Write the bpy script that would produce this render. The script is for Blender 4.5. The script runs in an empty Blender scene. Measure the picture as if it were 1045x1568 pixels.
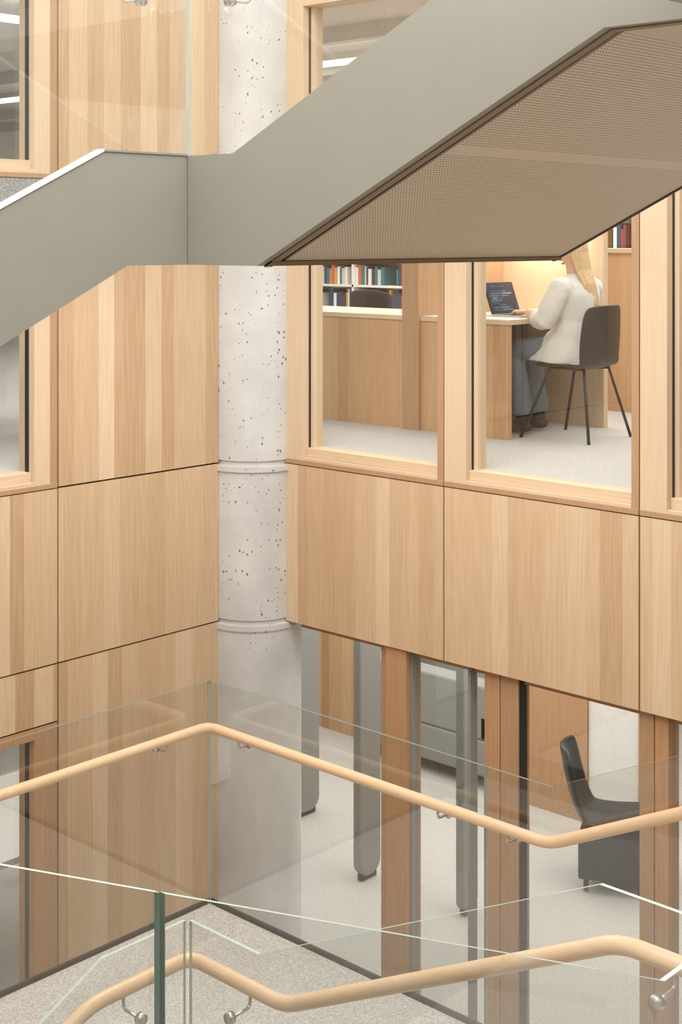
import bpy, bmesh, math, random
from mathutils import Vector, Matrix
random.seed(7)
S=bpy.context.scene
try: S.view_settings.view_transform='Standard'
except Exception: pass

# ------------------------------------------------------------------ materials
def lin(r,g,b):
    f=lambda c:(c/255/12.92) if c/255<=0.04045 else ((c/255+0.055)/1.055)**2.4
    return (f(r),f(g),f(b),1)
def newmat(n):
    m=bpy.data.materials.new(n); m.use_nodes=True
    nt=m.node_tree; b=nt.nodes['Principled BSDF']
    return m,nt,b
def N(nt,t,**k):
    n=nt.nodes.new(t)
    for a,v in k.items(): setattr(n,a,v)
    return n
def math_(nt,op,a,b=None,c=None):
    n=nt.nodes.new('ShaderNodeMath'); n.operation=op
    for i,x in enumerate((a,b,c)):
        if x is None: continue
        if isinstance(x,(int,float)): n.inputs[i].default_value=x
        else: nt.links.new(x,n.inputs[i])
    return n.outputs[0]
def plain(n,col,rough=.6,metal=0,var=0.04,scale=30,emit=0):
    m,nt,b=newmat(n)
    tc=N(nt,'ShaderNodeTexCoord'); nz=N(nt,'ShaderNodeTexNoise'); nz.inputs['Scale'].default_value=scale
    nt.links.new(tc.outputs['Object'],nz.inputs['Vector'])
    mx=N(nt,'ShaderNodeMix',data_type='RGBA'); 
    mx.inputs[6].default_value=tuple(max(0,c*(1-var*2)) for c in col[:3])+(1,)
    mx.inputs[7].default_value=tuple(min(1,c*(1+var*2)) for c in col[:3])+(1,)
    nt.links.new(nz.outputs['Fac'],mx.inputs[0]); nt.links.new(mx.outputs[2],b.inputs['Base Color'])
    b.inputs['Roughness'].default_value=rough; b.inputs['Metallic'].default_value=metal
    if emit:
        b.inputs['Emission Color'].default_value=col; b.inputs['Emission Strength'].default_value=emit
    return m
def wood(n,cd,cm,cl,planks=True,axis='z',rough=.5,pw=8.5):
    m,nt,b=newmat(n); L=nt.links.new
    tc=N(nt,'ShaderNodeTexCoord'); sp=N(nt,'ShaderNodeSeparateXYZ'); L(tc.outputs['Object'],sp.inputs[0])
    s=math_(nt,'ADD',sp.outputs[0],sp.outputs[1])
    z=sp.outputs[2]
    row=math_(nt,'ADD',math_(nt,'ADD',math_(nt,'GREATER_THAN',z,-1.02),math_(nt,'GREATER_THAN',z,-.08)),math_(nt,'GREATER_THAN',z,1.6))
    w=math_(nt,'MULTIPLY_ADD',s,pw,math_(nt,'MULTIPLY',row,37.31))
    vo=N(nt,'ShaderNodeTexVoronoi',voronoi_dimensions='1D'); vo.inputs['Scale'].default_value=1.0
    L(w,vo.inputs['W'])
    sc=N(nt,'ShaderNodeSeparateColor'); L(vo.outputs['Color'],sc.inputs[0])
    mp=N(nt,'ShaderNodeMapping'); g={'z':(55,55,1.6),'x':(1.6,55,55),'y':(55,1.6,55)}[axis]
    mp.inputs['Scale'].default_value=g; L(tc.outputs['Object'],mp.inputs[0])
    cmb=N(nt,'ShaderNodeCombineXYZ')
    if planks: L(math_(nt,'MULTIPLY',sc.outputs[1],9.0),cmb.inputs[2])
    L(cmb.outputs[0],mp.inputs['Location'])
    n1=N(nt,'ShaderNodeTexNoise'); n1.inputs['Scale'].default_value=1.5; n1.inputs['Detail'].default_value=5; L(mp.outputs[0],n1.inputs['Vector'])
    mp2=N(nt,'ShaderNodeMapping'); g2={'z':(7,7,.45),'x':(.45,7,7),'y':(7,.45,7)}[axis]
    mp2.inputs['Scale'].default_value=g2; L(tc.outputs['Object'],mp2.inputs[0]); L(cmb.outputs[0],mp2.inputs['Location'])
    n2=N(nt,'ShaderNodeTexNoise'); n2.inputs['Scale'].default_value=1.3; n2.inputs['Detail'].default_value=1.5; L(mp2.outputs[0],n2.inputs['Vector'])
    band=math_(nt,'SINE',math_(nt,'MULTIPLY',n2.outputs['Fac'],75))
    t=math_(nt,'MULTIPLY_ADD',n1.outputs['Fac'],.45,.265)
    t=math_(nt,'MULTIPLY_ADD',band,.045,t)
    if planks:
        cu=math_(nt,'SUBTRACT',sc.outputs[0],.5)
        cu=math_(nt,'MULTIPLY',cu,math_(nt,'ABSOLUTE',cu))   # most boards alike, a few stand out
        t=math_(nt,'MULTIPLY_ADD',cu,1.3,t)
    cr=N(nt,'ShaderNodeValToRGB'); e=cr.color_ramp.elements
    e[0].position=.05; e[0].color=cd; e[1].position=.95; e[1].color=cl
    k=cr.color_ramp.elements.new(.5); k.color=cm
    L(t,cr.inputs[0]); L(cr.outputs[0],b.inputs['Base Color'])
    b.inputs['Roughness'].default_value=rough
    try: b.inputs['Specular IOR Level'].default_value=.35
    except Exception: pass
    bp=N(nt,'ShaderNodeBump'); bp.inputs['Strength'].default_value=.05; L(n1.outputs['Fac'],bp.inputs['Height']); L(bp.outputs[0],b.inputs['Normal'])
    return m
M={}
M['panel']=wood('oak_panel',lin(182,149,114),lin(207,179,146),lin(227,206,178))
M['frame']=wood('oak_frame',lin(198,171,140),lin(212,188,158),lin(224,203,175),planks=False)
M['frame_y']=wood('oak_frame_y',lin(198,171,140),lin(212,188,158),lin(224,203,175),planks=False,axis='y')
M['frame_x']=wood('oak_frame_x',lin(198,171,140),lin(212,188,158),lin(224,203,175),planks=False,axis='x')
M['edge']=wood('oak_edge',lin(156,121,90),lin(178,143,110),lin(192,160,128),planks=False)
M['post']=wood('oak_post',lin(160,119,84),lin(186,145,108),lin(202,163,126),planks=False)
M['rail']=wood('oak_rail',lin(204,171,134),lin(219,189,154),lin(230,203,170),planks=False,axis='x',rough=.35)
M['desk']=wood('oak_desk',lin(172,131,94),lin(196,157,118),lin(212,177,140),pw=9)
M['black']=plain('black_gasket_and_shade',lin(32,30,28),.6)
M['gap']=plain('shadow_gap',lin(60,44,30),.9)
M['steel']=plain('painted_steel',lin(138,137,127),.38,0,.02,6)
M['flange_highlight']=plain('steel_flange_highlight',lin(225,228,220),.3,.0)  # near-white: highlight along the flight's top edge, put into the colour
M['bronze']=plain('bronze_trim',lin(128,112,94),.5,.1)
def carpet(n,c1,c2):
    m,nt,b=newmat(n); L=nt.links.new
    tc=N(nt,'ShaderNodeTexCoord'); n1=N(nt,'ShaderNodeTexNoise'); n1.inputs['Scale'].default_value=120; n1.inputs['Detail'].default_value=3
    L(tc.outputs['Object'],n1.inputs['Vector'])
    cr=N(nt,'ShaderNodeValToRGB'); e=cr.color_ramp.elements; e[0].position=.3; e[0].color=c1; e[1].position=.7; e[1].color=c2
    L(n1.outputs['Fac'],cr.inputs[0]); L(cr.outputs[0],b.inputs['Base Color']); b.inputs['Roughness'].default_value=.95
    bp=N(nt,'ShaderNodeBump'); bp.inputs['Strength'].default_value=.3; bp.inputs['Distance'].default_value=.01; L(n1.outputs['Fac'],bp.inputs['Height']); L(bp.outputs[0],b.inputs['Normal'])
    return m
M['carpet']=carpet('carpet_pale',lin(166,163,158),lin(220,218,213))
M['carpetd']=carpet('carpet_grey',lin(120,120,118),lin(178,178,175))
def concrete():
    m,nt,b=newmat('board_concrete'); L=nt.links.new
    tc=N(nt,'ShaderNodeTexCoord')
    mp=N(nt,'ShaderNodeMapping'); mp.inputs['Scale'].default_value=(1,1,.8); L(tc.outputs['Object'],mp.inputs[0])
    n0=N(nt,'ShaderNodeTexNoise'); n0.inputs['Scale'].default_value=3.5; n0.inputs['Detail'].default_value=6; L(mp.outputs[0],n0.inputs['Vector'])
    cr=N(nt,'ShaderNodeValToRGB'); e=cr.color_ramp.elements; e[0].position=.3; e[0].color=lin(190,190,187); e[1].position=.7; e[1].color=lin(213,213,210)
    L(n0.outputs['Fac'],cr.inputs[0])
    nd=N(nt,'ShaderNodeTexNoise'); nd.inputs['Scale'].default_value=60; L(mp.outputs[0],nd.inputs['Vector'])
    av=N(nt,'ShaderNodeVectorMath',operation='MULTIPLY_ADD'); L(nd.outputs['Color'],av.inputs[0]); av.inputs[1].default_value=(.02,.02,.02); L(mp.outputs[0],av.inputs[2])
    vo=N(nt,'ShaderNodeTexVoronoi'); vo.inputs['Scale'].default_value=50; L(av.outputs[0],vo.inputs['Vector'])
    nm=N(nt,'ShaderNodeTexNoise'); nm.inputs['Scale'].default_value=7; nm.inputs['Detail'].default_value=2; L(mp.outputs[0],nm.inputs['Vector'])
    sc=N(nt,'ShaderNodeSeparateColor'); L(vo.outputs['Color'],sc.inputs[0])
    th=math_(nt,'MULTIPLY',math_(nt,'MULTIPLY',math_(nt,'POWER',sc.outputs[0],1.8),.44),math_(nt,'SUBTRACT',nm.outputs['Fac'],.17))
    sp=N(nt,'ShaderNodeSeparateXYZ'); L(tc.outputs['Object'],sp.inputs[0])
    up=N(nt,'ShaderNodeMapRange'); L(sp.outputs[2],up.inputs[0]); up.inputs[1].default_value=-1.4; up.inputs[2].default_value=-.9; up.inputs[3].default_value=.6; up.inputs[4].default_value=1.8
    th=math_(nt,'MULTIPLY',th,up.outputs[0])
    pit=math_(nt,'LESS_THAN',vo.outputs['Distance'],th)
    mx=N(nt,'ShaderNodeMix',data_type='RGBA'); L(pit,mx.inputs[0]); L(cr.outputs[0],mx.inputs[6]); mx.inputs[7].default_value=lin(116,110,102)
    L(mx.outputs[2],b.inputs['Base Color']); b.inputs['Roughness'].default_value=.8
    bp=N(nt,'ShaderNodeBump',invert=True); bp.inputs['Strength'].default_value=.5; bp.inputs['Distance'].default_value=.01; L(pit,bp.inputs['Height']); L(bp.outputs[0],b.inputs['Normal'])
    return m
M['concrete']=concrete()
def perf():
    m,nt,b=newmat('perforated_metal'); L=nt.links.new
    tc=N(nt,'ShaderNodeTexCoord'); sp=N(nt,'ShaderNodeSeparateXYZ'); L(tc.outputs['Object'],sp.inputs[0])
    p=.0125
    a=math_(nt,'FRACT',math_(nt,'MULTIPLY',sp.outputs[0],1/p*1.12)); c=math_(nt,'FRACT',math_(nt,'MULTIPLY',sp.outputs[1],1/p))
    a=math_(nt,'SUBTRACT',a,.5); c=math_(nt,'SUBTRACT',c,.5)
    d=math_(nt,'SQRT',math_(nt,'ADD',math_(nt,'MULTIPLY',a,a),math_(nt,'MULTIPLY',c,c)))
    hole=math_(nt,'LESS_THAN',d,.24)
    q=math_(nt,'ABSOLUTE',math_(nt,'ADD',sp.outputs[0],2.49))
    out=math_(nt,'GREATER_THAN',q,.022)
    hole=math_(nt,'MULTIPLY',hole,out)
    mx=N(nt,'ShaderNodeMix',data_type='RGBA'); L(hole,mx.inputs[0]); mx.inputs[6].default_value=lin(204,192,174); mx.inputs[7].default_value=lin(104,92,80)
    L(mx.outputs[2],b.inputs['Base Color']); b.inputs['Roughness'].default_value=.45; b.inputs['Metallic'].default_value=.0
    return m
M['perf']=perf()
def glass(n,tint,f0=.08,f1=.85):
    m=bpy.data.materials.new(n); m.use_nodes=True; nt=m.node_tree; nt.nodes.clear(); L=nt.links.new
    o=N(nt,'ShaderNodeOutputMaterial'); t=N(nt,'ShaderNodeBsdfTransparent'); g=N(nt,'ShaderNodeBsdfGlossy'); g.inputs['Roughness'].default_value=.0
    t.inputs[0].default_value=tint; ge=N(nt,'ShaderNodeNewGeometry')
    dp=N(nt,'ShaderNodeVectorMath',operation='DOT_PRODUCT'); L(ge.outputs['Normal'],dp.inputs[0]); L(ge.outputs['Incoming'],dp.inputs[1])
    c=math_(nt,'SUBTRACT',1.0,math_(nt,'ABSOLUTE',dp.outputs['Value']))
    k=math_(nt,'MULTIPLY_ADD',math_(nt,'POWER',c,5.0),f1,f0)
    mx=N(nt,'ShaderNodeMixShader'); L(k,mx.inputs[0]); L(t.outputs[0],mx.inputs[1]); L(g.outputs[0],mx.inputs[2]); L(mx.outputs[0],o.inputs[0])
    return m
M['glass']=glass('clear_glass',(.96,.975,.965,1),.14,.8)
M['wglass']=glass('window_glass',(.95,.96,.95,1),.09)
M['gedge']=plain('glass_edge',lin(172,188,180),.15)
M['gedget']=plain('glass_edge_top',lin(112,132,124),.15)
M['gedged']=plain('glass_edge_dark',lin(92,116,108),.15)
M['metal']=plain('brushed_steel',lin(200,196,190),.3,.8)
M['white']=plain('white_laminate',lin(228,226,220),.5)
M['offwhite']=plain('plaster',lin(216,214,209),.85)
M['felt']=plain('grey_felt',lin(140,140,136),.95)
M['dark']=plain('dark_fabric',lin(46,46,48),.85)
M['blackp']=plain('black_plastic',lin(30,31,33),.45)
M['skin']=plain('skin',lin(222,176,152),.55,0,.02)
M['shirt']=plain('white_blouse',lin(216,214,208),.85,0,.04,8)
M['jeans']=plain('denim',lin(96,112,124),.9,0,.12,60)
M['hair']=plain('blonde_hair',lin(206,176,132),.5,0,.15,60)
M['shoe']=plain('black_leather',lin(28,28,30),.5)
M['lamp']=plain('lamp_diffuser',(1,.97,.92,1),.5,0,0,1,3.0)
M['lampw']=plain('warm_lamp_diffuser',(1,.9,.72,1),.5,0,0,1,5.0)
M['screen']=plain('laptop_screen',lin(24,36,62),.2,0,.1,5,.35)
M['lip']=plain('lips',lin(190,110,100),.5)
M['eye']=plain('eye_dark',lin(50,40,35),.2)
bk=[(168,62,50),(225,220,210),(50,68,96),(200,156,80),(66,66,68),(120,52,50),(200,195,180),(60,112,120),(205,100,64),(235,232,228)]
for i,c in enumerate(bk): M['bk%d'%i]=plain('book_cover_%d'%i,lin(*c),.6)

# ------------------------------------------------------------------ mesh builder
class MB:
    def __init__(s): s.v=[];s.f=[];s.m=[];s.sm=[];s.mats=[]
    def mi(s,k):
        if k not in s.mats: s.mats.append(k)
        return s.mats.index(k)
    def add(s,vs,fs,mat,smooth=False):
        o=len(s.v); s.v+= [tuple(x) for x in vs]
        for i,f in enumerate(fs):
            s.f.append([o+j for j in f]); s.m.append(s.mi(mat[i] if isinstance(mat,list) else mat)); s.sm.append(smooth)
    def box(s,x0,x1,y0,y1,z0,z1,mat):
        x0,x1=sorted((x0,x1));y0,y1=sorted((y0,y1));z0,z1=sorted((z0,z1))
        vs=[(x0,y0,z0),(x1,y0,z0),(x1,y1,z0),(x0,y1,z0),(x0,y0,z1),(x1,y0,z1),(x1,y1,z1),(x0,y1,z1)]
        s.add(vs,[(0,3,2,1),(4,5,6,7),(0,1,5,4),(1,2,6,5),(2,3,7,6),(3,0,4,7)],mat)
    def prism(s,poly,off,mat,side=None):
        n=len(poly); off=Vector(off); a=[Vector(p) for p in poly]; b=[p+off for p in a]
        fs=[tuple(range(n)),tuple(range(2*n-1,n-1,-1))]+[(i,(i+1)%n,n+(i+1)%n,n+i) for i in range(n)]
        s.add(a+b,fs,[mat,mat]+[side or mat]*n)
    def tube(s,pts,r,mat,seg=14,flat=1.0,cap=True,up=(0,0,1)):
        pts=[Vector(p) for p in pts]; n=len(pts)
        rr=r if isinstance(r,(list,tuple)) else [r]*n
        rings=[]; prev=None
        for i,p in enumerate(pts):
            if i==0: t=(pts[1]-p)
            elif i==n-1: t=(p-pts[i-1])
            else: t=(pts[i+1]-p).normalized()+(p-pts[i-1]).normalized()
            t.normalize()
            if prev is None:
                a=Vector(up)
                if abs(a.dot(t))>.95: a=Vector((1,0,0))
                x=a.cross(t).normalized()
            else:
                x=(prev-t*prev.dot(t)).normalized()
            prev=x; y=t.cross(x)
            rings.append([p+x*math.cos(2*math.pi*j/seg)*rr[i]+y*math.sin(2*math.pi*j/seg)*rr[i]*flat for j in range(seg)])
        vs=[q for g in rings for q in g]; fs=[]
        for i in range(n-1):
            for j in range(seg):
                fs.append((i*seg+j,i*seg+(j+1)%seg,(i+1)*seg+(j+1)%seg,(i+1)*seg+j))
        if cap:
            fs.append(tuple(range(seg-1,-1,-1))); fs.append(tuple(range((n-1)*seg,n*seg)))
        s.add(vs,fs,mat,True)
    def loft(s,rings,mat,seg=32):
        vs=[];fs=[];n=len(rings)
        for c,a,b in rings:
            for j in range(seg):
                t=2*math.pi*j/seg; vs.append(Vector(c)+Vector(a)*math.cos(t)+Vector(b)*math.sin(t))
        for i in range(n-1):
            for j in range(seg): fs.append((i*seg+j,i*seg+(j+1)%seg,(i+1)*seg+(j+1)%seg,(i+1)*seg+j))
        fs.append(tuple(range(seg-1,-1,-1))); fs.append(tuple(range((n-1)*seg,n*seg)))
        s.add(vs,fs,mat,True)
    def cyl(s,p0,p1,r,mat,seg=24): s.tube([p0,p1],r,mat,seg)
    def ell(s,c,r,mat,rot=None,nu=20,nv=12,fn=None):
        vs=[];fs=[]
        for i in range(nv+1):
            th=math.pi*i/nv
            for j in range(nu):
                ph=2*math.pi*j/nu
                p=Vector((math.sin(th)*math.cos(ph),math.sin(th)*math.sin(ph),math.cos(th)))
                if fn: p=fn(p)
                p=Vector((p.x*r[0],p.y*r[1],p.z*r[2]))
                if rot: p=rot@p
                vs.append(p+Vector(c))
        for i in range(nv):
            for j in range(nu):
                fs.append((i*nu+j,(i+1)*nu+j,(i+1)*nu+(j+1)%nu,i*nu+(j+1)%nu))
        s.add(vs,fs,mat,True)
    def build(s,name,parent=None,bevel=0,solid=0,sub=0,turn=None,remesh=0,smooth=0,folds=0,weld=False):
        if turn:
            (px,py),an=turn; ca,sa=math.cos(an),math.sin(an)
            s.v=[(px+(x-px)*ca-(y-py)*sa,py+(x-px)*sa+(y-py)*ca,z) for x,y,z in s.v]
        me=bpy.data.meshes.new(name); me.from_pydata(s.v,[],s.f); 
        for k in s.mats: me.materials.append(M[k])
        for i,p in enumerate(me.polygons): p.material_index=s.m[i]; p.use_smooth=s.sm[i]
        bm=bmesh.new(); bm.from_mesh(me)
        if weld or remesh: bmesh.ops.remove_doubles(bm,verts=bm.verts,dist=1e-5)
        bmesh.ops.recalc_face_normals(bm,faces=bm.faces); bm.to_mesh(me); bm.free()
        ob=bpy.data.objects.new(name,me); S.collection.objects.link(ob)
        if remesh:
            q=ob.modifiers.new('remesh','REMESH'); q.mode='VOXEL'; q.voxel_size=remesh; q.use_smooth_shade=True
        if folds:
            tx=bpy.data.textures.new('folds','CLOUDS'); tx.noise_scale=.11
            q=ob.modifiers.new('folds','DISPLACE'); q.texture=tx; q.strength=folds; q.mid_level=.5; q.texture_coords='GLOBAL'
        if smooth:
            q=ob.modifiers.new('smooth','SMOOTH'); q.factor=.5; q.iterations=smooth
        if solid:
            q=ob.modifiers.new('solid','SOLIDIFY'); q.thickness=solid; q.offset=0
        if bevel:
            q=ob.modifiers.new('bevel','BEVEL'); q.width=bevel; q.segments=2; q.limit_method='ANGLE'
        if sub:
            q=ob.modifiers.new('sub','SUBSURF'); q.levels=sub; q.render_levels=sub
        if parent: ob.parent=parent
        return ob
def empty(n):
    e=bpy.data.objects.new(n,None); S.collection.objects.link(e); return e
def fillet(pts,r,n=6):
    pts=[Vector(p) for p in pts]; out=[pts[0]]
    for i in range(1,len(pts)-1):
        a=(pts[i-1]-pts[i]); b=(pts[i+1]-pts[i]); rr=min(r,a.length*.45,b.length*.45)
        p0=pts[i]+a.normalized()*rr; p2=pts[i]+b.normalized()*rr
        for k in range(n+1):
            t=k/n; out.append(p0*(1-t)**2+pts[i]*2*t*(1-t)+p2*t*t)
    out.append(pts[-1]); return out

UL=-6.35; VR=6.05; FL=-3.25; ST=3.25
# ------------------------------------------------------------------ left wall
g=.0048
w=MB()
def lp(v0,v1,z0,z1): w.box(UL,UL-.025,v0+g,v1-g,z0+g,z1-g,'panel')
for z0,z1 in ((FL,-1.02),(-1.02,-.08),(-.08,1.6),(1.6,3.6)): lp(4.606,5.768,z0,z1)
lp(3.45,4.606,-1.02,-.08); lp(3.45,4.606,-1.33,-1.02)
for a in (2.29,1.13,-.03,-1.19,-2.35,-3.51):
    for z0,z1 in ((FL,-1.02),(-1.02,-.08),(-.08,1.6),(1.6,3.6)): lp(a,a+1.16,z0,z1)
w.box(UL-.026,UL-.12,4.6,5.768,FL,3.6,'gap'); w.box(UL-.026,UL-.12,3.45,4.6,-1.33,-.08,'gap'); w.box(UL-.026,UL-.12,-3.5,3.45,FL,3.6,'gap')
w.box(UL-.002,UL-.12,3.45,4.604,1.4,1.57,'carpetd')
w.build('wall_left')
# right wall
w=MB()
ue=[-6.079,-4.866,-3.66,-2.45,-1.24,-.03,1.18,2.39,3.6]
for a,b in zip(ue[:-1],ue[1:]):
    w.box(a+g,b-g,VR,VR+.025,-1.02,-.08-g,'panel')
w.box(-6.07,3.6,VR+.026,VR+.14,-1.015,-.085,'gap')
w.build('wall_right')

def window_right(i,a,b):
    w=MB(); v=VR
    w.box(a+.003,a+.15,v,v+.062,-.08,2.75,'frame')
    w.box(a+.150,a+.156,v+.05,v+.075,-.03,2.70,'black')
    w.box(a+.003,a+.180,v+.062,v+.14,-.06,2.75,'frame')
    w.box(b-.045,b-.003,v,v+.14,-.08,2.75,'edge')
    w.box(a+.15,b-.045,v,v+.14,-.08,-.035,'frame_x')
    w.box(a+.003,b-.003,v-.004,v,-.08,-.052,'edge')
    w.box(a+.15,b-.045,v+.03,v+.14,-.035,.018,'frame_x')
    w.box(a+.15,b-.045,v+.0,v+.14,2.62,2.75,'frame_x')
    o=w.build('window_%d'%i,bevel=.002)
    q=MB(); q.add([(a+.16,v+.09,.01),(b-.04,v+.09,.01),(b-.04,v+.09,2.63),(a+.16,v+.09,2.63)],[(0,1,2,3)],'wglass'); q.build('pane',o)
for i,(a,b) in enumerate(zip(ue[:5],ue[1:6])): window_right(i+1,a,b)
def window_left(i,z0,z1,dark=False):
    w=MB(); a,b=3.45,4.606; u=UL
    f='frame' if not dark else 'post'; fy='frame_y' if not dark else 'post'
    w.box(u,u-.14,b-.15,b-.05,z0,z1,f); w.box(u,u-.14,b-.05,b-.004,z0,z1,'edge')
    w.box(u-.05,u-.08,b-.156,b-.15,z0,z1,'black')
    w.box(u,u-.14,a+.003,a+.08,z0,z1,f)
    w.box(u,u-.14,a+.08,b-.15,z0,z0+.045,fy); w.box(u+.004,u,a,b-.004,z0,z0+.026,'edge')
    w.box(u-.03,u-.14,a+.08,b-.15,z0+.045,z0+.095,fy)
    w.box(u,u-.14,a+.08,b-.15,z1-.06,z1,fy)
    o=w.build('window_%d'%i,bevel=.002)
    q=MB(); q.add([(u-.09,a+.08,z0+.09),(u-.09,b-.15,z0+.09),(u-.09,b-.15,z1-.06),(u-.09,a+.08,z1-.06)],[(0,1,2,3)],'wglass'); q.build('pane',o)
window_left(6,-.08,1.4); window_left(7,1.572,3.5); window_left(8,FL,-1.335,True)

# column
cx,cy=UL,VR
prof=[(FL,.292),(-1.075,.292),(-1.06,.300),(-1.03,.300),(-1.025,.272),(-1.005,.272),(-1.0,.284),(-.13,.284),(-.125,.296),(-.095,.296),(-.09,.270),(-.065,.270),(-.06,.284),(3.6,.284)]
c=MB(); seg=96; vv=[];ff=[]
for z,r in prof:
    for j in range(seg):
        t=2*math.pi*j/seg; vv.append((cx+r*math.cos(t),cy+r*math.sin(t),z))
for i in range(len(prof)-1):
    for j in range(seg): ff.append((i*seg+j,i*seg+(j+1)%seg,(i+1)*seg+(j+1)%seg,(i+1)*seg+j))
ff.append(tuple(range(seg))); ff.append(tuple(range((len(prof)-1)*seg,len(prof)*seg)))
c.add(vv,ff,'concrete'); c.build('concrete_column')

# ------------------------------------------------------------------ slabs
f=MB(); f.box(-16,3.6,VR+.14,16,-.25,0,'carpet'); f.box(-11,UL-.12,-3.5,VR+.14,-.25,0,'carpet'); f.build('floor_library')
f=MB(); f.box(-16,3.6,-3.6,16,FL-.2,FL,'carpet'); f.build('floor_lower')
f=MB(); f.box(-16,3.6,VR+.14,16,-.95,-.9,'white'); f.box(-11,UL-.12,-3.5,VR+.14,-.95,-.9,'white'); f.build('ceiling_lower')
f=MB(); f.box(-16,3.6,VR+.14,16,2.75,2.95,'offwhite'); f.box(-11,UL-.12,-3.5,VR+.14,2.75,2.95,'offwhite')
for k in range(8): f.box(-16,3.6,7.4+k*1.1,7.5+k*1.1,2.64,2.75,'offwhite')
f.build('ceiling_library')
f=MB(); f.box(-16,3.6,16,16.1,FL,2.95,'offwhite'); f.box(-16.1,-16,VR,16,FL,2.95,'offwhite'); f.box(-16,-11,VR+.05,VR+.14,FL,2.95,'offwhite'); f.build('wall_back')
f=MB(); f.box(-11.1,-11,-3.5,VR+.14,FL,2.95,'offwhite'); f.build('wall_far_left')
f=MB()
for a in range(-11,4):
    for z0,z1 in ((FL,-1.02),(-1.02,-.08),(-.08,1.6),(1.6,3.6)): f.box(a+g,a+1-g,-3.6,-3.5,z0,z1-2*g,'panel')
f.build('wall_near')
f=MB()
for a in range(-3,16):
    for z0,z1 in ((FL,-1.02),(-1.02,-.08),(-.08,1.6),(1.6,3.6)): f.box(3.6,3.7,a+g,a+1-g,z0,z1-2*g,'panel')
f.build('wall_right_near')
for k in range(5):
    l=MB(); l.box(-12,-2,7.9+k*1.7,7.96+k*1.7,2.56,2.60,'lamp')
    for x in (-11,-7,-3): l.box(x-.005,x+.005,7.925+k*1.7,7.935+k*1.7,2.6,2.63,'metal')
    l.build('strip_lamp')
for x in (-7.6,-8.8,-10.0):
    l=MB(); l.box(x-.03,x+.03,-2,5.6,2.60,2.64,'lamp'); l.box(x-.005,x+.005,1.9,1.91,2.64,2.74,'metal'); l.build('strip_lamp')

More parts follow.
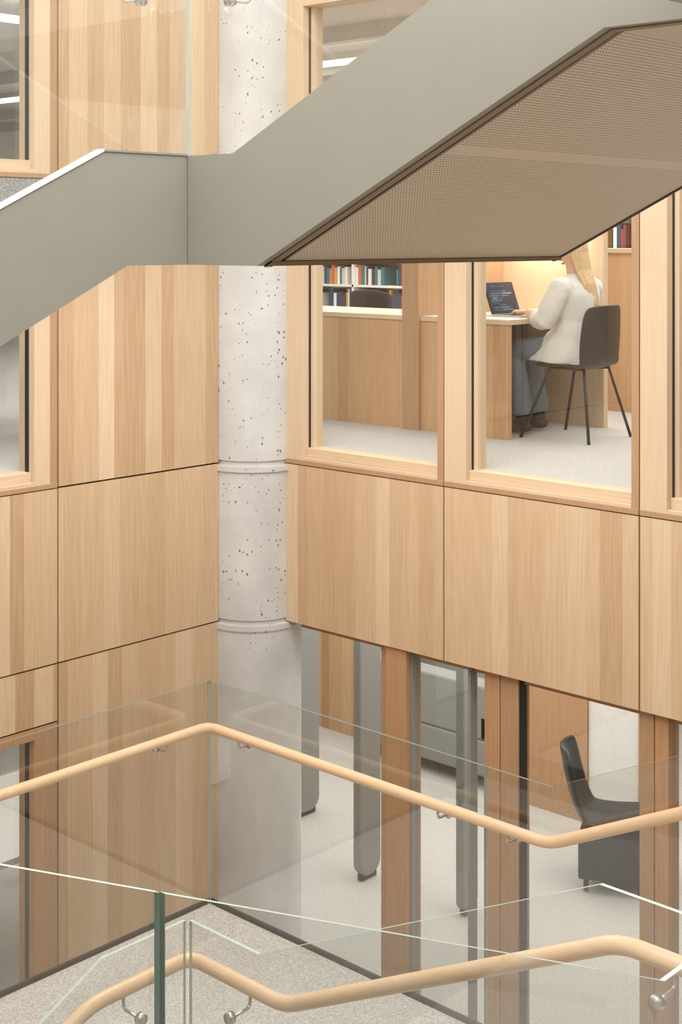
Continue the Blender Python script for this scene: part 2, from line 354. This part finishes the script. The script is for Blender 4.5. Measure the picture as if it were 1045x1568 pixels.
# ------------------------------------------------------------------ stairs
UI=-3.487; VI=3.03; UO=-5.31; VO=4.76; UE=-1.61; RISE=.59
def stair(name,dz,flight3=True,upper=False):
    root=empty(name)
    T=1.515+dz; B=1.168+dz; F=1.22+dz
    s=MB()
    v0=.35
    s.prism([(UI,v0,T-.49*(2.697-v0)),(UI,2.697,T),(UI,VI-.001,T),(UI,VI-.001,B),(UI,2.789,B),(UI,v0,B-.487*(2.789-v0))],(-.03,0,0),'steel','steel')
    s.prism([(UI+.003,VI,T),(-3.273,VI,T),(-2.06,VI,T+RISE),(UE,VI,T+RISE),(UE,VI,B+.602),(-1.931,VI,B+.602),(-3.166,VI,B),(UI+.003,VI,B)],(0,.03,0),'steel','steel')
    s.prism([(UI-.03,VI,T),(UI,VI,T),(UI,VI,B),(UI-.03,VI,B)],(0,.03,0),'steel')
    s.prism([(UE,VI,T+RISE),(UE,2.73,T+RISE),(UE,-.3,T+RISE+.47*3.03),(UE,-.3,T+RISE+.47*3.03-.35),(UE,2.66,B+.602),(UE,VI,B+.602)],(.03,0,0),'steel')
    s.build('inner_string',root)
    if upper:
        s=MB(); 
        s.prism([(UI+.004,v0,T-.49*(2.697-v0)),(UI+.004,2.697,T),(UI+.004,2.697,T+.008),(UI+.004,v0,T-.49*(2.697-v0)+.008)],(-.04,0,0),'flange_highlight')
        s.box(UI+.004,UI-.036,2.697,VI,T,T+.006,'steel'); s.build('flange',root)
        s=MB(); a=3.122; b=VO-.16
        s.prism([(-3.14,a,B+.012),(-1.931,a,B+.602),(-.1,a,B+.602),(-.1,a,B+.608),(-1.935,a,B+.608),(-3.14,a,B+.018)],(0,b-a,0),'perf')
        s.prism([(-3.166,3.062,B-.004),(-1.931,3.062,B+.598),(UE,3.062,B+.598),(UE,3.062,B+.63),(-1.94,3.062,B+.63),(-3.18,3.062,B+.03)],(0,.032,0),'bronze')
        s.prism([(-3.166,3.096,B+.024),(-1.94,3.096,B+.62),(UE,3.096,B+.62),(UE,3.096,B+.625),(-1.95,3.096,B+.625),(-3.18,3.096,B+.03)],(0,.026,0),'black')  # black strip paints the shade in the gap between trim and soffit
        s.box(UI,-3.13,3.062,VO-.15,B,B+.014,'bronze')
        s.prism([(-3.166,VO-.16,B-.004),(-1.931,VO-.16,B+.598),(-.1,VO-.16,B+.598),(-.1,VO-.16,B+.63),(-1.94,VO-.16,B+.63),(-3.166,VO-.16,B+.03)],(0,.02,0),'black')
        s.build('soffit',root)
        s=MB(); s.box(UO,UI-.03,2.79,VO,B,B+.012,'steel'); 
        s.prism([(UO,2.79,B),(UO,v0,B-.487*(2.789-v0)),(UO,v0,B+.012-.487*(2.789-v0)),(UO,2.79,B+.012)],(UI-.03-UO,0,0),'steel')
        s.build('landing_soffit',root)
    s=MB()
    s.box(UO,UI-.03,2.5,VO,F-.03,F,'carpet'); s.box(UI-.03,-3.2,VI+.03,VO,F-.03,F,'carpet')
    n=4; r=RISE/n; go=1.25/n; ve=VO-(.14 if upper else 0)
    for i in range(n-1):
        u0=-3.2+i*go
        s.box(u0,u0+go,VI+.04,ve,F+r*(i+1)-.02,F+r*(i+1),'carpet'); s.box(u0,u0+.012,VI+.04,ve,F+r*i,F+r*(i+1)-.02,'carpet')
    u0=-3.2+(n-1)*go
    s.box(u0,u0+.012,VI+.04,ve,F+r*(n-1),F+RISE-.02,'carpet')
    s.box(u0,UE+1.6,VI+.04,ve,F+RISE-.02,F+RISE,'carpet')
    for i in range(7):
        v1=2.5-i*.29; z=F-.141*(i+1)
        s.box(UO+.02,UI-.035,v1-.29,v1,z-.02,z,'carpet'); s.box(UO+.02,UI-.035,v1-.012,v1,z,z+.12,'carpet')
    if flight3:
        s.box(UE+.035,0,2.73,VI+.04,F+RISE-.02,F+RISE,'carpet')
        k=10; rr=(0-(F+RISE))/k; gg=3.03/k
        for i in range(k):
            v1=2.73-i*gg; s.box(UE+.035,0.0,v1-gg,v1,F+RISE+rr*i,F+RISE+rr*(i+1),'carpet')
        s.box(UE+.035,3.5,-3.5,-.30,-.2,0,'carpet')
    s.build('treads',root)
    return root
stair('steel_staircase',0,False,True)
stair('steel_staircase.001',-ST,True,False)

# ------------------------------------------------------------------ glass guards
GT=1.10
def pane(mb,p,off,edge='gedge',ve='gedge'):
    """p: list of (x,y,ztop,zbot); one reflecting sheet plus a real 12 mm polished edge"""
    poly=[(x,y,zt) for x,y,zt,zb in p]+[(x,y,zb) for x,y,zt,zb in reversed(p)]
    n=len(poly); off=Vector(off); a=[Vector(q) for q in poly]; b=[q+off for q in a]
    fs=[tuple(range(n))]+[(i,(i+1)%n,n+(i+1)%n,n+i) for i in range(n)]
    k=len(p)
    mb.add(a+b,fs,['glass']+[edge if i<k-1 else ve for i in range(n)])
def guards(dz,upper):
    F=-2.03+dz; t=.012; H=.29
    q=MB(); x=UI-.009; y=VI+.009
    pane(q,[(x,.4,F+GT-.49*2.3,F+H-.49*2.3),(x,2.70,F+GT,F+H),(x,VI+.002,F+GT,F+H)],(-t,0,0))
    pane(q,[(UI+.0,y,F+GT,F+H),(-3.17,y,F+GT,F+H+.02),(-1.95,y,F+GT+RISE-.005,F+H+RISE),(UE-.01,y,F+GT+RISE-.005,F+H+RISE)],(0,t,0))
    q.build('glass_balustrade')
    if not upper:
        q=MB(); z=F+GT+RISE; x=UE+.009
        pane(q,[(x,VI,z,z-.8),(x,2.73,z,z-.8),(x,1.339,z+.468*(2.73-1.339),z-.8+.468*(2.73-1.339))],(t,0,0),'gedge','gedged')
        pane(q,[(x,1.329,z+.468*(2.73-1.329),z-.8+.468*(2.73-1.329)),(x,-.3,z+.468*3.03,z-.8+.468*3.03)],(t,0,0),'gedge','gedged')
        q.build('glass_balustrade')
        q=MB()
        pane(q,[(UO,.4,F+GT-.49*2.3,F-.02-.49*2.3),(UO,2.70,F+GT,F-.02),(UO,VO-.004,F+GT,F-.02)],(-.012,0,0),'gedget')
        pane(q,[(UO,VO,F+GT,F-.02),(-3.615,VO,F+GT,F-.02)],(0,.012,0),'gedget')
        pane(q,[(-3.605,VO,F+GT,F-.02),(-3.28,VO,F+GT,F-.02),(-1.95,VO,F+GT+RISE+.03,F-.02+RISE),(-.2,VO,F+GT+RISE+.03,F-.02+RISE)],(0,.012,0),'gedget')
        q.build('glass_balustrade')
        q=MB(); q.box(UO-.03,UO-.013,2.7,VO+.03,F-.06,F+.012,'black'); q.box(UO-.03,-3.25,VO+.013,VO+.03,F-.06,F+.012,'black')
        q.box(UO-.025,UO+.035,2.7,VO,F-.3,F-.06,'steel'); q.box(UO+.035,-3.2,VO-.03,VO+.025,F-.3,F-.06,'steel')
        q.build('base_channel')
guards(0,False); guards(ST,True)

# ------------------------------------------------------------------ handrails
def bracket(mb,gx,gy,z,rx,ry,rz):
    d=Vector((rx-gx,ry-gy,0)); n=d.normalized()
    p=Vector((gx,gy,z)); mb.cyl(p-n*.010,p+n*.010,.019,'metal'); 
    mb.tube(fillet([p+n*.01,p+n*(d.length),Vector((rx,ry,rz-.015))],.03),.0055,'metal',8)
def rails(dz,upper):
    Z=-1.12+dz; R=.0235; h=.135 if upper else .062
    r=MB()
    o=.11
    pts=[(UI-o,.45,Z-.49*2.28),(UI-o,2.73,Z),(UI-o,VI+o,Z),(-3.155,VI+o,Z),(-1.955,VI+o,Z+.594),(UE+.11,VI+o,Z+.594)]
    r.tube(fillet(pts,.06),R,'rail',18)
    bracket(r,UI-.022,2.86,Z-h,UI-o,2.86,Z); bracket(r,-3.31,VI+.022,Z-h,-3.31,VI+o,Z); bracket(r,-1.80,VI+.022,Z+.594-h,-1.80,VI+o,Z+.594)
    r.build('handrail')
    if not upper:
        r=MB(); o=.075
        pts=[(UO+o,.45,Z-.49*2.28),(UO+o,2.73,Z),(UO+o,VO-o,Z),(-3.24,VO-o,Z),(-1.95,VO-o,Z+.615),(-.3,VO-o,Z+.615)]
        r.tube(fillet(pts,.06),R,'rail',18)
        bracket(r,UO,4.42,Z-.055,UO+o,4.42,Z); bracket(r,-5.02,VO,Z-.055,-5.02,VO-o,Z)
        bracket(r,-3.80,VO,Z-.055,-3.80,VO-o,Z); bracket(r,-3.44,VO,Z-.055,-3.44,VO-o,Z)
        r.build('handrail')
rails(0,False); rails(ST,True)

# ------------------------------------------------------------------ lower glazed screen
w=MB()
w.box(-6.03,3.6,VR+.09,VR+.14,-1.07,-1.02,'post')
sh=-.05
for a,b,m in ((-5.31,-5.25,'edge'),(-5.25,-5.10,'post'),(-4.58,-4.48,'post'),(-4.475,-4.36,'edge'),(-3.64,-3.56,'edge'),(-3.555,-3.48,'post'),(-2.5,-2.35,'post'),(-1.3,-1.15,'post'),(0,.15,'post'),(1.2,1.35,'post')):
    w.box(a+sh,b+sh,VR+(.05 if b-a<.12 else .02),VR+.15,FL,-1.03,m)
w.box(-5.10+sh,-5.09+sh,VR+.06,VR+.12,FL,-1.03,'felt')
w.box(-4.36+sh,-4.352+sh,VR+.06,VR+.12,FL,-1.03,'black');w.box(-4.70+sh,-4.68+sh,VR+.06,VR+.12,FL,-1.03,'felt')
o=w.build('glazed_screen',bevel=.002)
q=MB()
for a,b in ((-5.97,-5.31),(-5.085,-4.72),(-4.66,-4.58),(-4.345,-3.66),(-3.48,-2.5),(-2.35,-1.3)): q.add([(a+sh,VR+.085,FL),(b+sh,VR+.085,FL),(b+sh,VR+.085,-1.07),(a+sh,VR+.085,-1.07)],[(0,1,2,3)],'wglass')
q.build('pane',o)

# ------------------------------------------------------------------ lower room furniture
def booth(u,v,wd):
    b=MB(); n=8; r=.10; z0=FL+.03; z1=-1.1; pts=[]
    v0,v1=v-wd/2,v+wd/2; r=min(r,wd*.45)
    for k in range(n+1): a=math.pi+ (math.pi/2)*k/n; pts.append((u,v0+r+r*math.cos(a),z0+r+r*math.sin(a)))
    for k in range(n+1): a=1.5*math.pi+(math.pi/2)*k/n; pts.append((u,v1-r+r*math.cos(a),z0+r+r*math.sin(a)))
    pts+= [(u,v1,z1),(u,v0,z1)]
    b.prism(pts,(.07,0,0),'felt'); b.box(u+.01,u+.06,v0+.03,v1-.03,FL,z0+.02,'black')
    b.build('acoustic_booth_panel',bevel=.012)
booth(-6.80,7.55,.22); booth(-7.9,8.05,.26); booth(-5.95,7.6,.16)
s=MB(); su,sv=-7.7,9.75
s.box(su-.7,su+.7,sv-.4,sv+.35,FL+.12,FL+.42,'felt'); s.box(su-.7,su+.7,sv-.4,sv-.2,FL+.42,FL+.86,'felt'); s.box(su-.72,su-.55,sv-.4,sv+.35,FL+.42,FL+.62,'felt'); s.box(su+.55,su+.72,sv-.4,sv+.35,FL+.42,FL+.62,'felt')
for a in (-.6,.6):
    for b in (-.3,.27): s.cyl((su+a,sv+b,FL),(su+a,sv+b,FL+.13),.02,'blackp')
s.build('sofa',bevel=.04)
s=MB(); s.box(-9.9,-8.75,9.6,10.1,FL,-1.0,'desk'); s.box(-9.3,-9.28,9.59,9.6,FL+.1,-1.05,'gap'); s.build('storage_cabinet')
s=MB(); s.box(-12.5,-10.0,10.6,10.7,FL,-1.0,'offwhite'); s.build('wall_partition')
s=MB(); s.box(-6.78,-6.15,9.4,9.48,FL,-1.0,'post'); s.box(-6.80,-6.78,9.38,9.5,FL,-1.0,'edge'); s.build('wood_partition')
s=MB(); s.box(-6.145,-5.70,9.42,9.46,FL,-1.0,'white')
for i in range(5): s.cyl((-6.05+i*.075,9.415,-2.05),(-6.05+i*.075,9.419,-2.05),.018,'felt',16)
s.build('door_1')
s=MB(); s.box(-5.695,-5.56,9.4,9.5,FL,-1.0,'edge'); s.box(-4.9,-2.5,9.4,9.5,FL,-1.0,'desk'); s.build('wood_partition')
s=MB(); cu,cv=-5.45,8.66; zf=FL
prof=[(-.36,.96),(-.345,.90),(-.32,.77),(-.28,.60),(-.23,.49),(-.14,.43),(0,.42),(.2,.44),(.3,.45)]
vs=[];fs=[];nw=9
for i,(a,z) in enumerate(prof):
    for j in range(nw):
        t=-1+2*j/(nw-1); wd=.25 if i>2 else (.17+.035*i)
        bend=.07*t*t*(1 if i<5 else 0); up=.05*t*t*(1 if i>=5 else 0)
        vs.append((cu+a+bend,cv+t*wd,zf+z+up))
for i in range(len(prof)-1):
    for j in range(nw-1): fs.append((i*nw+j,i*nw+j+1,(i+1)*nw+j+1,(i+1)*nw+j))
lc=empty('lounge_chair'); TN=((cu,cv),math.radians(28))
s.add(vs,fs,'blackp',True); o=s.build('shell',lc,solid=.035,sub=1,turn=TN)
s=MB(); s.box(cu-.22,cu+.26,cv-.24,cv+.24,zf+.10,zf+.40,'dark'); 
for a in (-.17,.2):
    for b in (-.18,.18): s.cyl((cu+a,cv+b,zf),(cu+a,cv+b,zf+.12),.018,'blackp')
s.build('upholstered_base',lc,bevel=.03,turn=TN)

s=MB(); s.box(-8.6,-7.4,2.2,6.0,FL+.70,FL+.74,'white')
for b in (2.3,4.2,5.9):
    for a in (-8.5,-7.5): s.box(a-.025,a+.025,b-.025,b+.025,FL,FL+.70,'blackp')
s.build('study_table')
s=MB(); s.box(-8.6,-7.5,2.6,5.6,.70,.74,'white')
for b in (2.7,5.5):
    for a in (-8.5,-7.6): s.box(a-.025,a+.025,b-.025,b+.025,0,.70,'white')
s.build('study_table')
s=MB(); s.box(-9.4,-9.3,-1,6,0,2.1,'felt'); s.build('screen_partition')

# ------------------------------------------------------------------ upper library furniture
d=MB()
d.box(-7.6,-6.16,7.25,7.29,0,.715,'desk'); d.box(-6.02,-5.32,7.25,7.29,0,.715,'desk')
d.box(-7.6,-6.16,7.24,7.9,.715,.745,'frame_x'); d.box(-6.02,-5.31,7.24,8.14,.715,.745,'frame_x')
d.box(-6.02,-5.31,7.27,8.14,.745,.747,'white')
d.box(-6.16,-6.02,7.22,8.15,0,1.75,'edge')
d.box(-6.02,-5.98,7.3,8.14,0,.715,'desk')
d.box(-6.02,-5.2,8.15,8.2,0,1.75,'frame')
d.box(-6.02,-5.3,7.75,8.15,1.40,1.43,'frame_x')
d.box(-5.95,-5.4,8.05,8.1,1.375,1.398,'lampw')
d.box(-5.98,-5.78,7.30,8.1,.40,.712,'blackp')   # drawer unit under the top
d.build('study_carrel_desk',bevel=.002)
d=MB(); d.box(-6.3,-2.5,9.0,9.5,0,1.15,'desk'); d.box(-6.32,-2.5,8.98,9.52,1.15,1.18,'frame_x'); 
for k in range(5): d.box(-6.1+k*.8,-6.094+k*.8,8.996,9.0,0,1.15,'gap')
d.build('storage_counter')
def bookcase(u0,u1,v,z0,pitch,n,name='bookcase'):
    c=MB(); h=z0+pitch*n
    for i in range(n+1): c.box(u0,u1,v,v+.28,z0+i*pitch-.012,z0+i*pitch+.012,'white')
    k=max(1,round((u1-u0)/.9)); st=(u1-u0)/k
    for i in range(k+1): c.box(u0+i*st-.012,u0+i*st+.012,v,v+.28,0,h,'white')
    c.box(u0,u1,v+.28,v+.3,0,h,'white'); o=c.build(name)
    b=MB()
    for r in range(n):
        x=u0+.03
        while x<u1-.08:
            if random.random()<.07: x+=random.uniform(.05,.2); continue
            t=random.uniform(.018,.05); hh=random.uniform(.62,.88)*pitch
            col='bk%d'%random.choice([0,1,2,3,4,5,6,7,8,9,1,4,6,9,2])
            b.box(x,x+t-.002,v+.03,v+.22,z0+r*pitch+.013,z0+r*pitch+hh,col)
            x+=t
    b.build('books',o)
bookcase(-13.5,-9.2,11,.015,.25,8); bookcase(-7.0,-3.0,10.6,.2,.31,6)
def simple_chair(u,v,z):
    s=MB()
    vs=[];fs=[]
    for i in range(6):
        for j in range(7):
            t=-1+j/3; a=i/5
            vs.append((u+t*.21,v+.06*t*t-.02*a,z+.55+.32*a-.03*abs(t)**3*(a>.9)))
    for i in range(5):
        for j in range(6): fs.append((i*7+j,i*7+j+1,(i+1)*7+j+1,(i+1)*7+j))
    r=empty('office_chair')
    s.add(vs,fs,'dark',True); o=s.build('back',r,solid=.03,sub=1)
    s=MB(); s.box(u-.22,u+.22,v+.02,v+.46,z+.42,z+.48,'dark'); s.tube([(u,v+.24,z+.42),(u,v+.24,z+.1)],.025,'blackp')
    s.tube([(u,v+.24,z+.42),(u,v-.01,z+.44),(u,v-.01,z+.6)],.015,'blackp')
    for k in range(5):
        a=2*math.pi*k/5; s.tube([(u,v+.24,z+.1),(u+.27*math.cos(a),v+.24+.27*math.sin(a),z+.05)],.015,'blackp'); s.ell((u+.27*math.cos(a),v+.24+.27*math.sin(a),z+.026),(.025,.025,.025),'blackp',nu=10,nv=6)
    s.build('seat_and_base',r)
simple_chair(-7.3,8.15,0); simple_chair(-8.2,10.1,0)

# ------------------------------------------------------------------ woman, chair, laptop
U0,V0=-5.04,7.66
def F(f,l,z): return Vector((U0-f,V0-l,z))
prof=[(.24,.435),(.2,.455),(.05,.445),(-.08,.44),(-.155,.46),(-.185,.53),(-.195,.64),(-.205,.76),(-.215,.845)]
s=MB(); vs=[];fs=[];nw=9
for i,(a,z) in enumerate(prof):
    for j in range(nw):
        t=-1+2*j/(nw-1); wd=[.19,.215,.225,.225,.22,.225,.225,.215,.19][i]
        vs.append(F(a+(.07*t*t if i>4 else .03*t*t*(i==4)),t*wd,z+(.025*t*t if i<=3 else 0)-(.02*t**4 if i==8 else 0)))
for i in range(len(prof)-1):
    for j in range(nw-1): fs.append((i*nw+j,i*nw+j+1,(i+1)*nw+j+1,(i+1)*nw+j))
ch=empty('cafe_chair')
s.add(vs,fs,'blackp',True); s.build('seat_shell',ch,solid=.014,sub=2)
s=MB()
for a,b,c,e in ((.15,.14,.30,.25),(.15,-.14,.30,-.25),(-.10,.14,-.20,.24),(-.10,-.14,-.20,-.24)):
    s.tube([F(0,b*.5,.438),F(a,b,.44),F(c,e,.0)],.010,'blackp',10)
s.build('legs',ch)
wm=empty('woman_seated')
def chain(mb,pts,mat,seg=18):
    mb.tube([F(*p[:3]) for p in pts],[p[3] for p in pts],mat,seg)
def rings(mb,lst,mat):
    mb.loft([(F(f,0,z),(hd,0,hd*tl),(0,hw,0)) for f,z,hw,hd,tl in lst],mat)
tilt=Matrix.Rotation(math.radians(-26),3,'Y')
hc=F(.095,0,1.185)
def hfn(p):
    x,y,z=p
    if z<0:
        k=1-.34*(-z)**1.4; y*=k; x=x*(1-.12*(-z)) - .10*(-z)
    if x<-.2:
        x+= -.22*math.exp(-((y/.17)**2))*math.exp(-(((z+.12)/.17)**2))
        x+= .07*math.exp(-(((abs(y)-.34)/.17)**2))*math.exp(-(((z-.06)/.12)**2))
        x+= -.05*math.exp(-((y/.25)**2))*math.exp(-(((z+.5)/.09)**2))
        x+= -.07*math.exp(-((y/.25)**2))*math.exp(-(((z+.85)/.12)**2))
    return Vector((x,y,z))
s=MB()
rings(s,[(.02,.49,.14,.11,0),(.02,.56,.15,.115,0),(.025,.68,.12,.09,0),(.03,.80,.125,.095,0),(.045,.90,.15,.09,0),(.05,.97,.13,.07,0),(.055,1.01,.07,.05,0)],'skin')
chain(s,[(.045,0,.98,.06),(.06,0,1.03,.05),(.075,0,1.09,.046),(.09,0,1.15,.05)],'skin')
s.ell(hc,(.090,.070,.110),'skin',tilt,48,36,hfn)
for sg in (-1,1): s.ell(hc+tilt@Vector((.004,sg*.070,-.008)),(.016,.009,.03),'skin',tilt,14,10)
for sg,el,wr in ((1,(.13,.235,.748),(.335,.12,.785)),(-1,(.13,-.235,.752),(.335,-.10,.785))):
    chain(s,[(.045,sg*.10,.95,.055),(.05,sg*.165,.94,.054),(.09,sg*.215,.84,.046),(el[0],el[1],el[2],.040),((el[0]*.6+wr[0]*.4),(el[1]*.6+wr[1]*.4),(el[2]*.6+wr[2]*.4),.037),(wr[0],wr[1],wr[2],.024)],'skin')
    dx=.03 if sg<0 else 0
    chain(s,[(.03,sg*.09,.54,.07),(.24,sg*.10,.545,.060),(.41,sg*.11,.54,.048),(.445,sg*.11,.49,.042),(.42+dx,sg*.11,.34,.042),(.385+dx,sg*.11,.07,.033)],'skin')
    wv=F(*wr); ya=math.atan2(wr[1]-el[1],wr[0]-el[0]); fw=Vector((-math.cos(ya*.5),-math.sin(ya*.5),0)); lat=Vector((0,1,0))*sg
    lat=(lat-fw*lat.dot(fw)).normalized()
    def P(f,i,z): return wv+fw*f+lat*i+Vector((0,0,z))
    s.tube([P(-.02,0,0),P(.01,0,.002),P(.04,0,.002),P(.075,0,-.002),P(.088,0,-.005)],[.022,.027,.038,.039,.032],'skin',16,.38)
    for off,L in ((.029,.068),(.0105,.078),(-.009,.071),(-.028,.055)):
        s.tube([P(.070,off*.95,-.003),P(.072+L*.42,off*1.15,.004),P(.072+L*.75,off*1.2,-.008),P(.072+L*.95,off*1.2,-.020)],[.009,.0085,.0075,.006],'skin',10)
    s.tube([P(.02,.026,-.002),P(.045,.05,-.006),P(.07,.060,-.010),P(.088,.058,-.018)],[.013,.0115,.0095,.007],'skin',10)
s.build('body',wm,remesh=.0045,smooth=2)
s=MB()
for sg in (-1,1):
    s.ell(hc+tilt@Vector((-.077,sg*.027,.006)),(.009,.012,.006),'eye',tilt,12,8)
    s.tube([hc+tilt@Vector((-.088,sg*.014,.022)),hc+tilt@Vector((-.085,sg*.03,.028)),hc+tilt@Vector((-.072,sg*.045,.022))],.0025,'hair',6)
s.ell(hc+tilt@Vector((-.090,0,-.058)),(.006,.018,.006),'lip',tilt,14,8)
s.build('face_details',wm)
s=MB()
rings(s,[(.125,.475,.215,.265,-.05),(.11,.52,.212,.25,-.05),(.085,.58,.20,.205,-.1),(.05,.66,.175,.155,-.1),(.035,.74,.16,.13,0),(.035,.82,.165,.128,0),(.042,.90,.18,.12,0),(.048,.955,.175,.10,.1),(.054,1.0,.12,.078,.1),(.06,1.03,.075,.064,.2)],'shirt')
for sg in (1,-1):
    chain(s,[(.045,sg*.12,.955,.07),(.05,sg*.17,.94,.074),(.068,sg*.205,.88,.072),(.095,sg*.23,.80,.070),(.12,sg*.24,.745,.066),(.165,sg*.222,.742,.060),(.205,sg*.198,.752,.054)],'shirt',22)
    chain(s,[(.185,sg*.210,.747,.060),(.215,sg*.192,.755,.057)],'shirt',22)
s.build('blouse',wm,remesh=.009,smooth=4,folds=.018)
s=MB()
rings(s,[(.02,.47,.165,.13,0),(.02,.56,.165,.125,0),(.02,.62,.14,.11,0)],'jeans')
for sg in (1,-1):
    dx=.03 if sg<0 else 0
    chain(s,[(.03,sg*.09,.545,.085),(.24,sg*.10,.545,.084),(.41,sg*.11,.54,.072),(.445,sg*.11,.49,.068),(.42+dx,sg*.11,.34,.066),(.385+dx,sg*.11,.12,.074)],'jeans',22)
s.build('jeans',wm,remesh=.010,smooth=4,folds=.010)
for sg in (1,-1):
    l=sg*.11; f0=.385+(.03 if sg<0 else 0)
    s=MB(); s.tube([F(f0-.06,l,.045),F(f0-.03,l,.05),F(f0+.05,l,.05),F(f0+.12,l,.038),F(f0+.18,l,.03),F(f0+.2,l,.028)],[.02,.038,.042,.04,.032,.015],'shoe',14,.95)
    s.tube([F(f0,l,.05),F(f0,l,.14)],[.040,.042],'shoe'); s.build('shoe',wm)
def hair_fn(p):
    x,y,z=p
    if x<-.3 and z<.6: x*=.5
    return Vector((x,y,z))
s=MB(); s.ell(hc+Vector((.016,0,.012)),(.096,.080,.112),'hair',tilt,40,28,hair_fn)
for i in range(30):
    a=-1.35+2.7*i/29; sx=math.cos(a); sy=math.sin(a); j=random.uniform(-.01,.01)
    st=hc+Vector((-.03+.04*sx,.05*sy,.085)); L=random.uniform(.34,.44)
    s.tube([st,hc+Vector((.045+.045*sx,.078*sy,.04)),hc+Vector((.055+.05*sx,.074*sy,-.05)),hc+Vector((.085+.035*sx,.06*sy+j,-.13)),hc+Vector((.135+.02*sx,.045*sy+j*2,-.22)),hc+Vector((.165+.02*sx+j,.035*sy+j*3,-L))],[.010,.015,.016,.014,.011,.004],'hair',8)
s.build('hair',wm,remesh=.004,smooth=1)
lt=empty('laptop'); s=MB(); LU=-5.52; LV=7.66
s.box(LU-.11,LU+.11,LV-.155,LV+.155,.7475,.760,'metal')
for i in range(5):
    for j in range(12): s.box(LU-.07+i*.022,LU-.053+i*.022,LV-.135+j*.0227,LV-.117+j*.0227,.760,.7625,'blackp')
s.build('base',lt,bevel=.002)
s=MB(); a=math.radians(20); hx=LU-.112; hz=.762
def SC(t,v,o): return (hx-math.sin(a)*t*1.0+math.cos(a)*o, LV+v, hz+math.cos(a)*t+math.sin(a)*o)
s.prism([SC(0,-.155,0),SC(.215,-.155,0),SC(.215,.155,0),SC(0,.155,0)],(-.006,0,-.002),'blackp')
s.prism([SC(.012,-.146,.001),SC(.206,-.146,.001),SC(.206,.146,.001),SC(.012,.146,.001)],(.0006,0,.0002),'screen')
rnd=random.Random(3)
for i in range(11):
    t=.022+i*.016; x0=-.13+rnd.uniform(0,.03)
    for seg_ in range(2):
        x1=x0+rnd.uniform(.04,.12)
        s.prism([SC(t,x0,.0022),SC(t+.009,x0,.0022),SC(t+.009,x1,.0022),SC(t,x1,.0022)],(.0004,0,0),rnd.choice(['bk7','bk7','bk2','bk7','felt','screen','bk2']))
        x0=x1+.01
s.build('lid',lt)
s=MB(); s.box(-5.95,-5.7,7.85,8.1,.7475,.75,'white'); s.build('paper_sheets')

# ------------------------------------------------------------------ lighting
W=bpy.data.worlds.new('World'); S.world=W; W.use_nodes=True
bg=W.node_tree.nodes['Background']; bg.inputs[0].default_value=(.985,.99,1,1); bg.inputs[1].default_value=1.38
def area(n,loc,size,power,col=(1,.985,.965),rot=(0,0,0)):
    l=bpy.data.lights.new(n,'AREA'); l.shape='RECTANGLE'; l.size,l.size_y=size; l.energy=power; l.color=col
    o=bpy.data.objects.new(n,l); S.collection.objects.link(o); o.location=loc; o.rotation_euler=rot; return o
area('atrium_ceiling_light',(-2.5,2.2,5.2),(4,4),400)
area('library_ceiling_light',(-6,9.3,2.5),(8,4),255)
area('library_ceiling_light',(-10,12,2.5),(5,4),230)
area('lower_ceiling_light',(-6,9.0,-1.05),(7,4),230,(1,.97,.93))
area('left_room_light',(-8.5,3,2.5),(3,5),85)
area('left_lower_light',(-8.5,3,-1.05),(3,5),70,(1,.97,.93))
area('under_landing_fill',(-4.4,3.9,1.14),(1.4,1.3),55,(1,.97,.93))  # added fill to brighten the shaded lower landing, no fitting there
area('well_wall_light',(-1.0,1.0,3.3),(1.5,1.5),110,(1,.98,.95),(math.radians(55),0,math.radians(43)))
area('carrel_light',(-5.65,8.0,1.37),(.5,.08),6,(1,.92,.8))

cam=bpy.data.cameras.new('cam'); co=bpy.data.objects.new('camera',cam); S.collection.objects.link(co)
co.location=(0,0,1.25); co.rotation_euler=(math.radians(90),0,math.radians(42.90))
cam.sensor_width=36; cam.sensor_fit='AUTO'; cam.lens=50.57; cam.shift_y=-627/2352; cam.clip_start=.05
S.camera=co
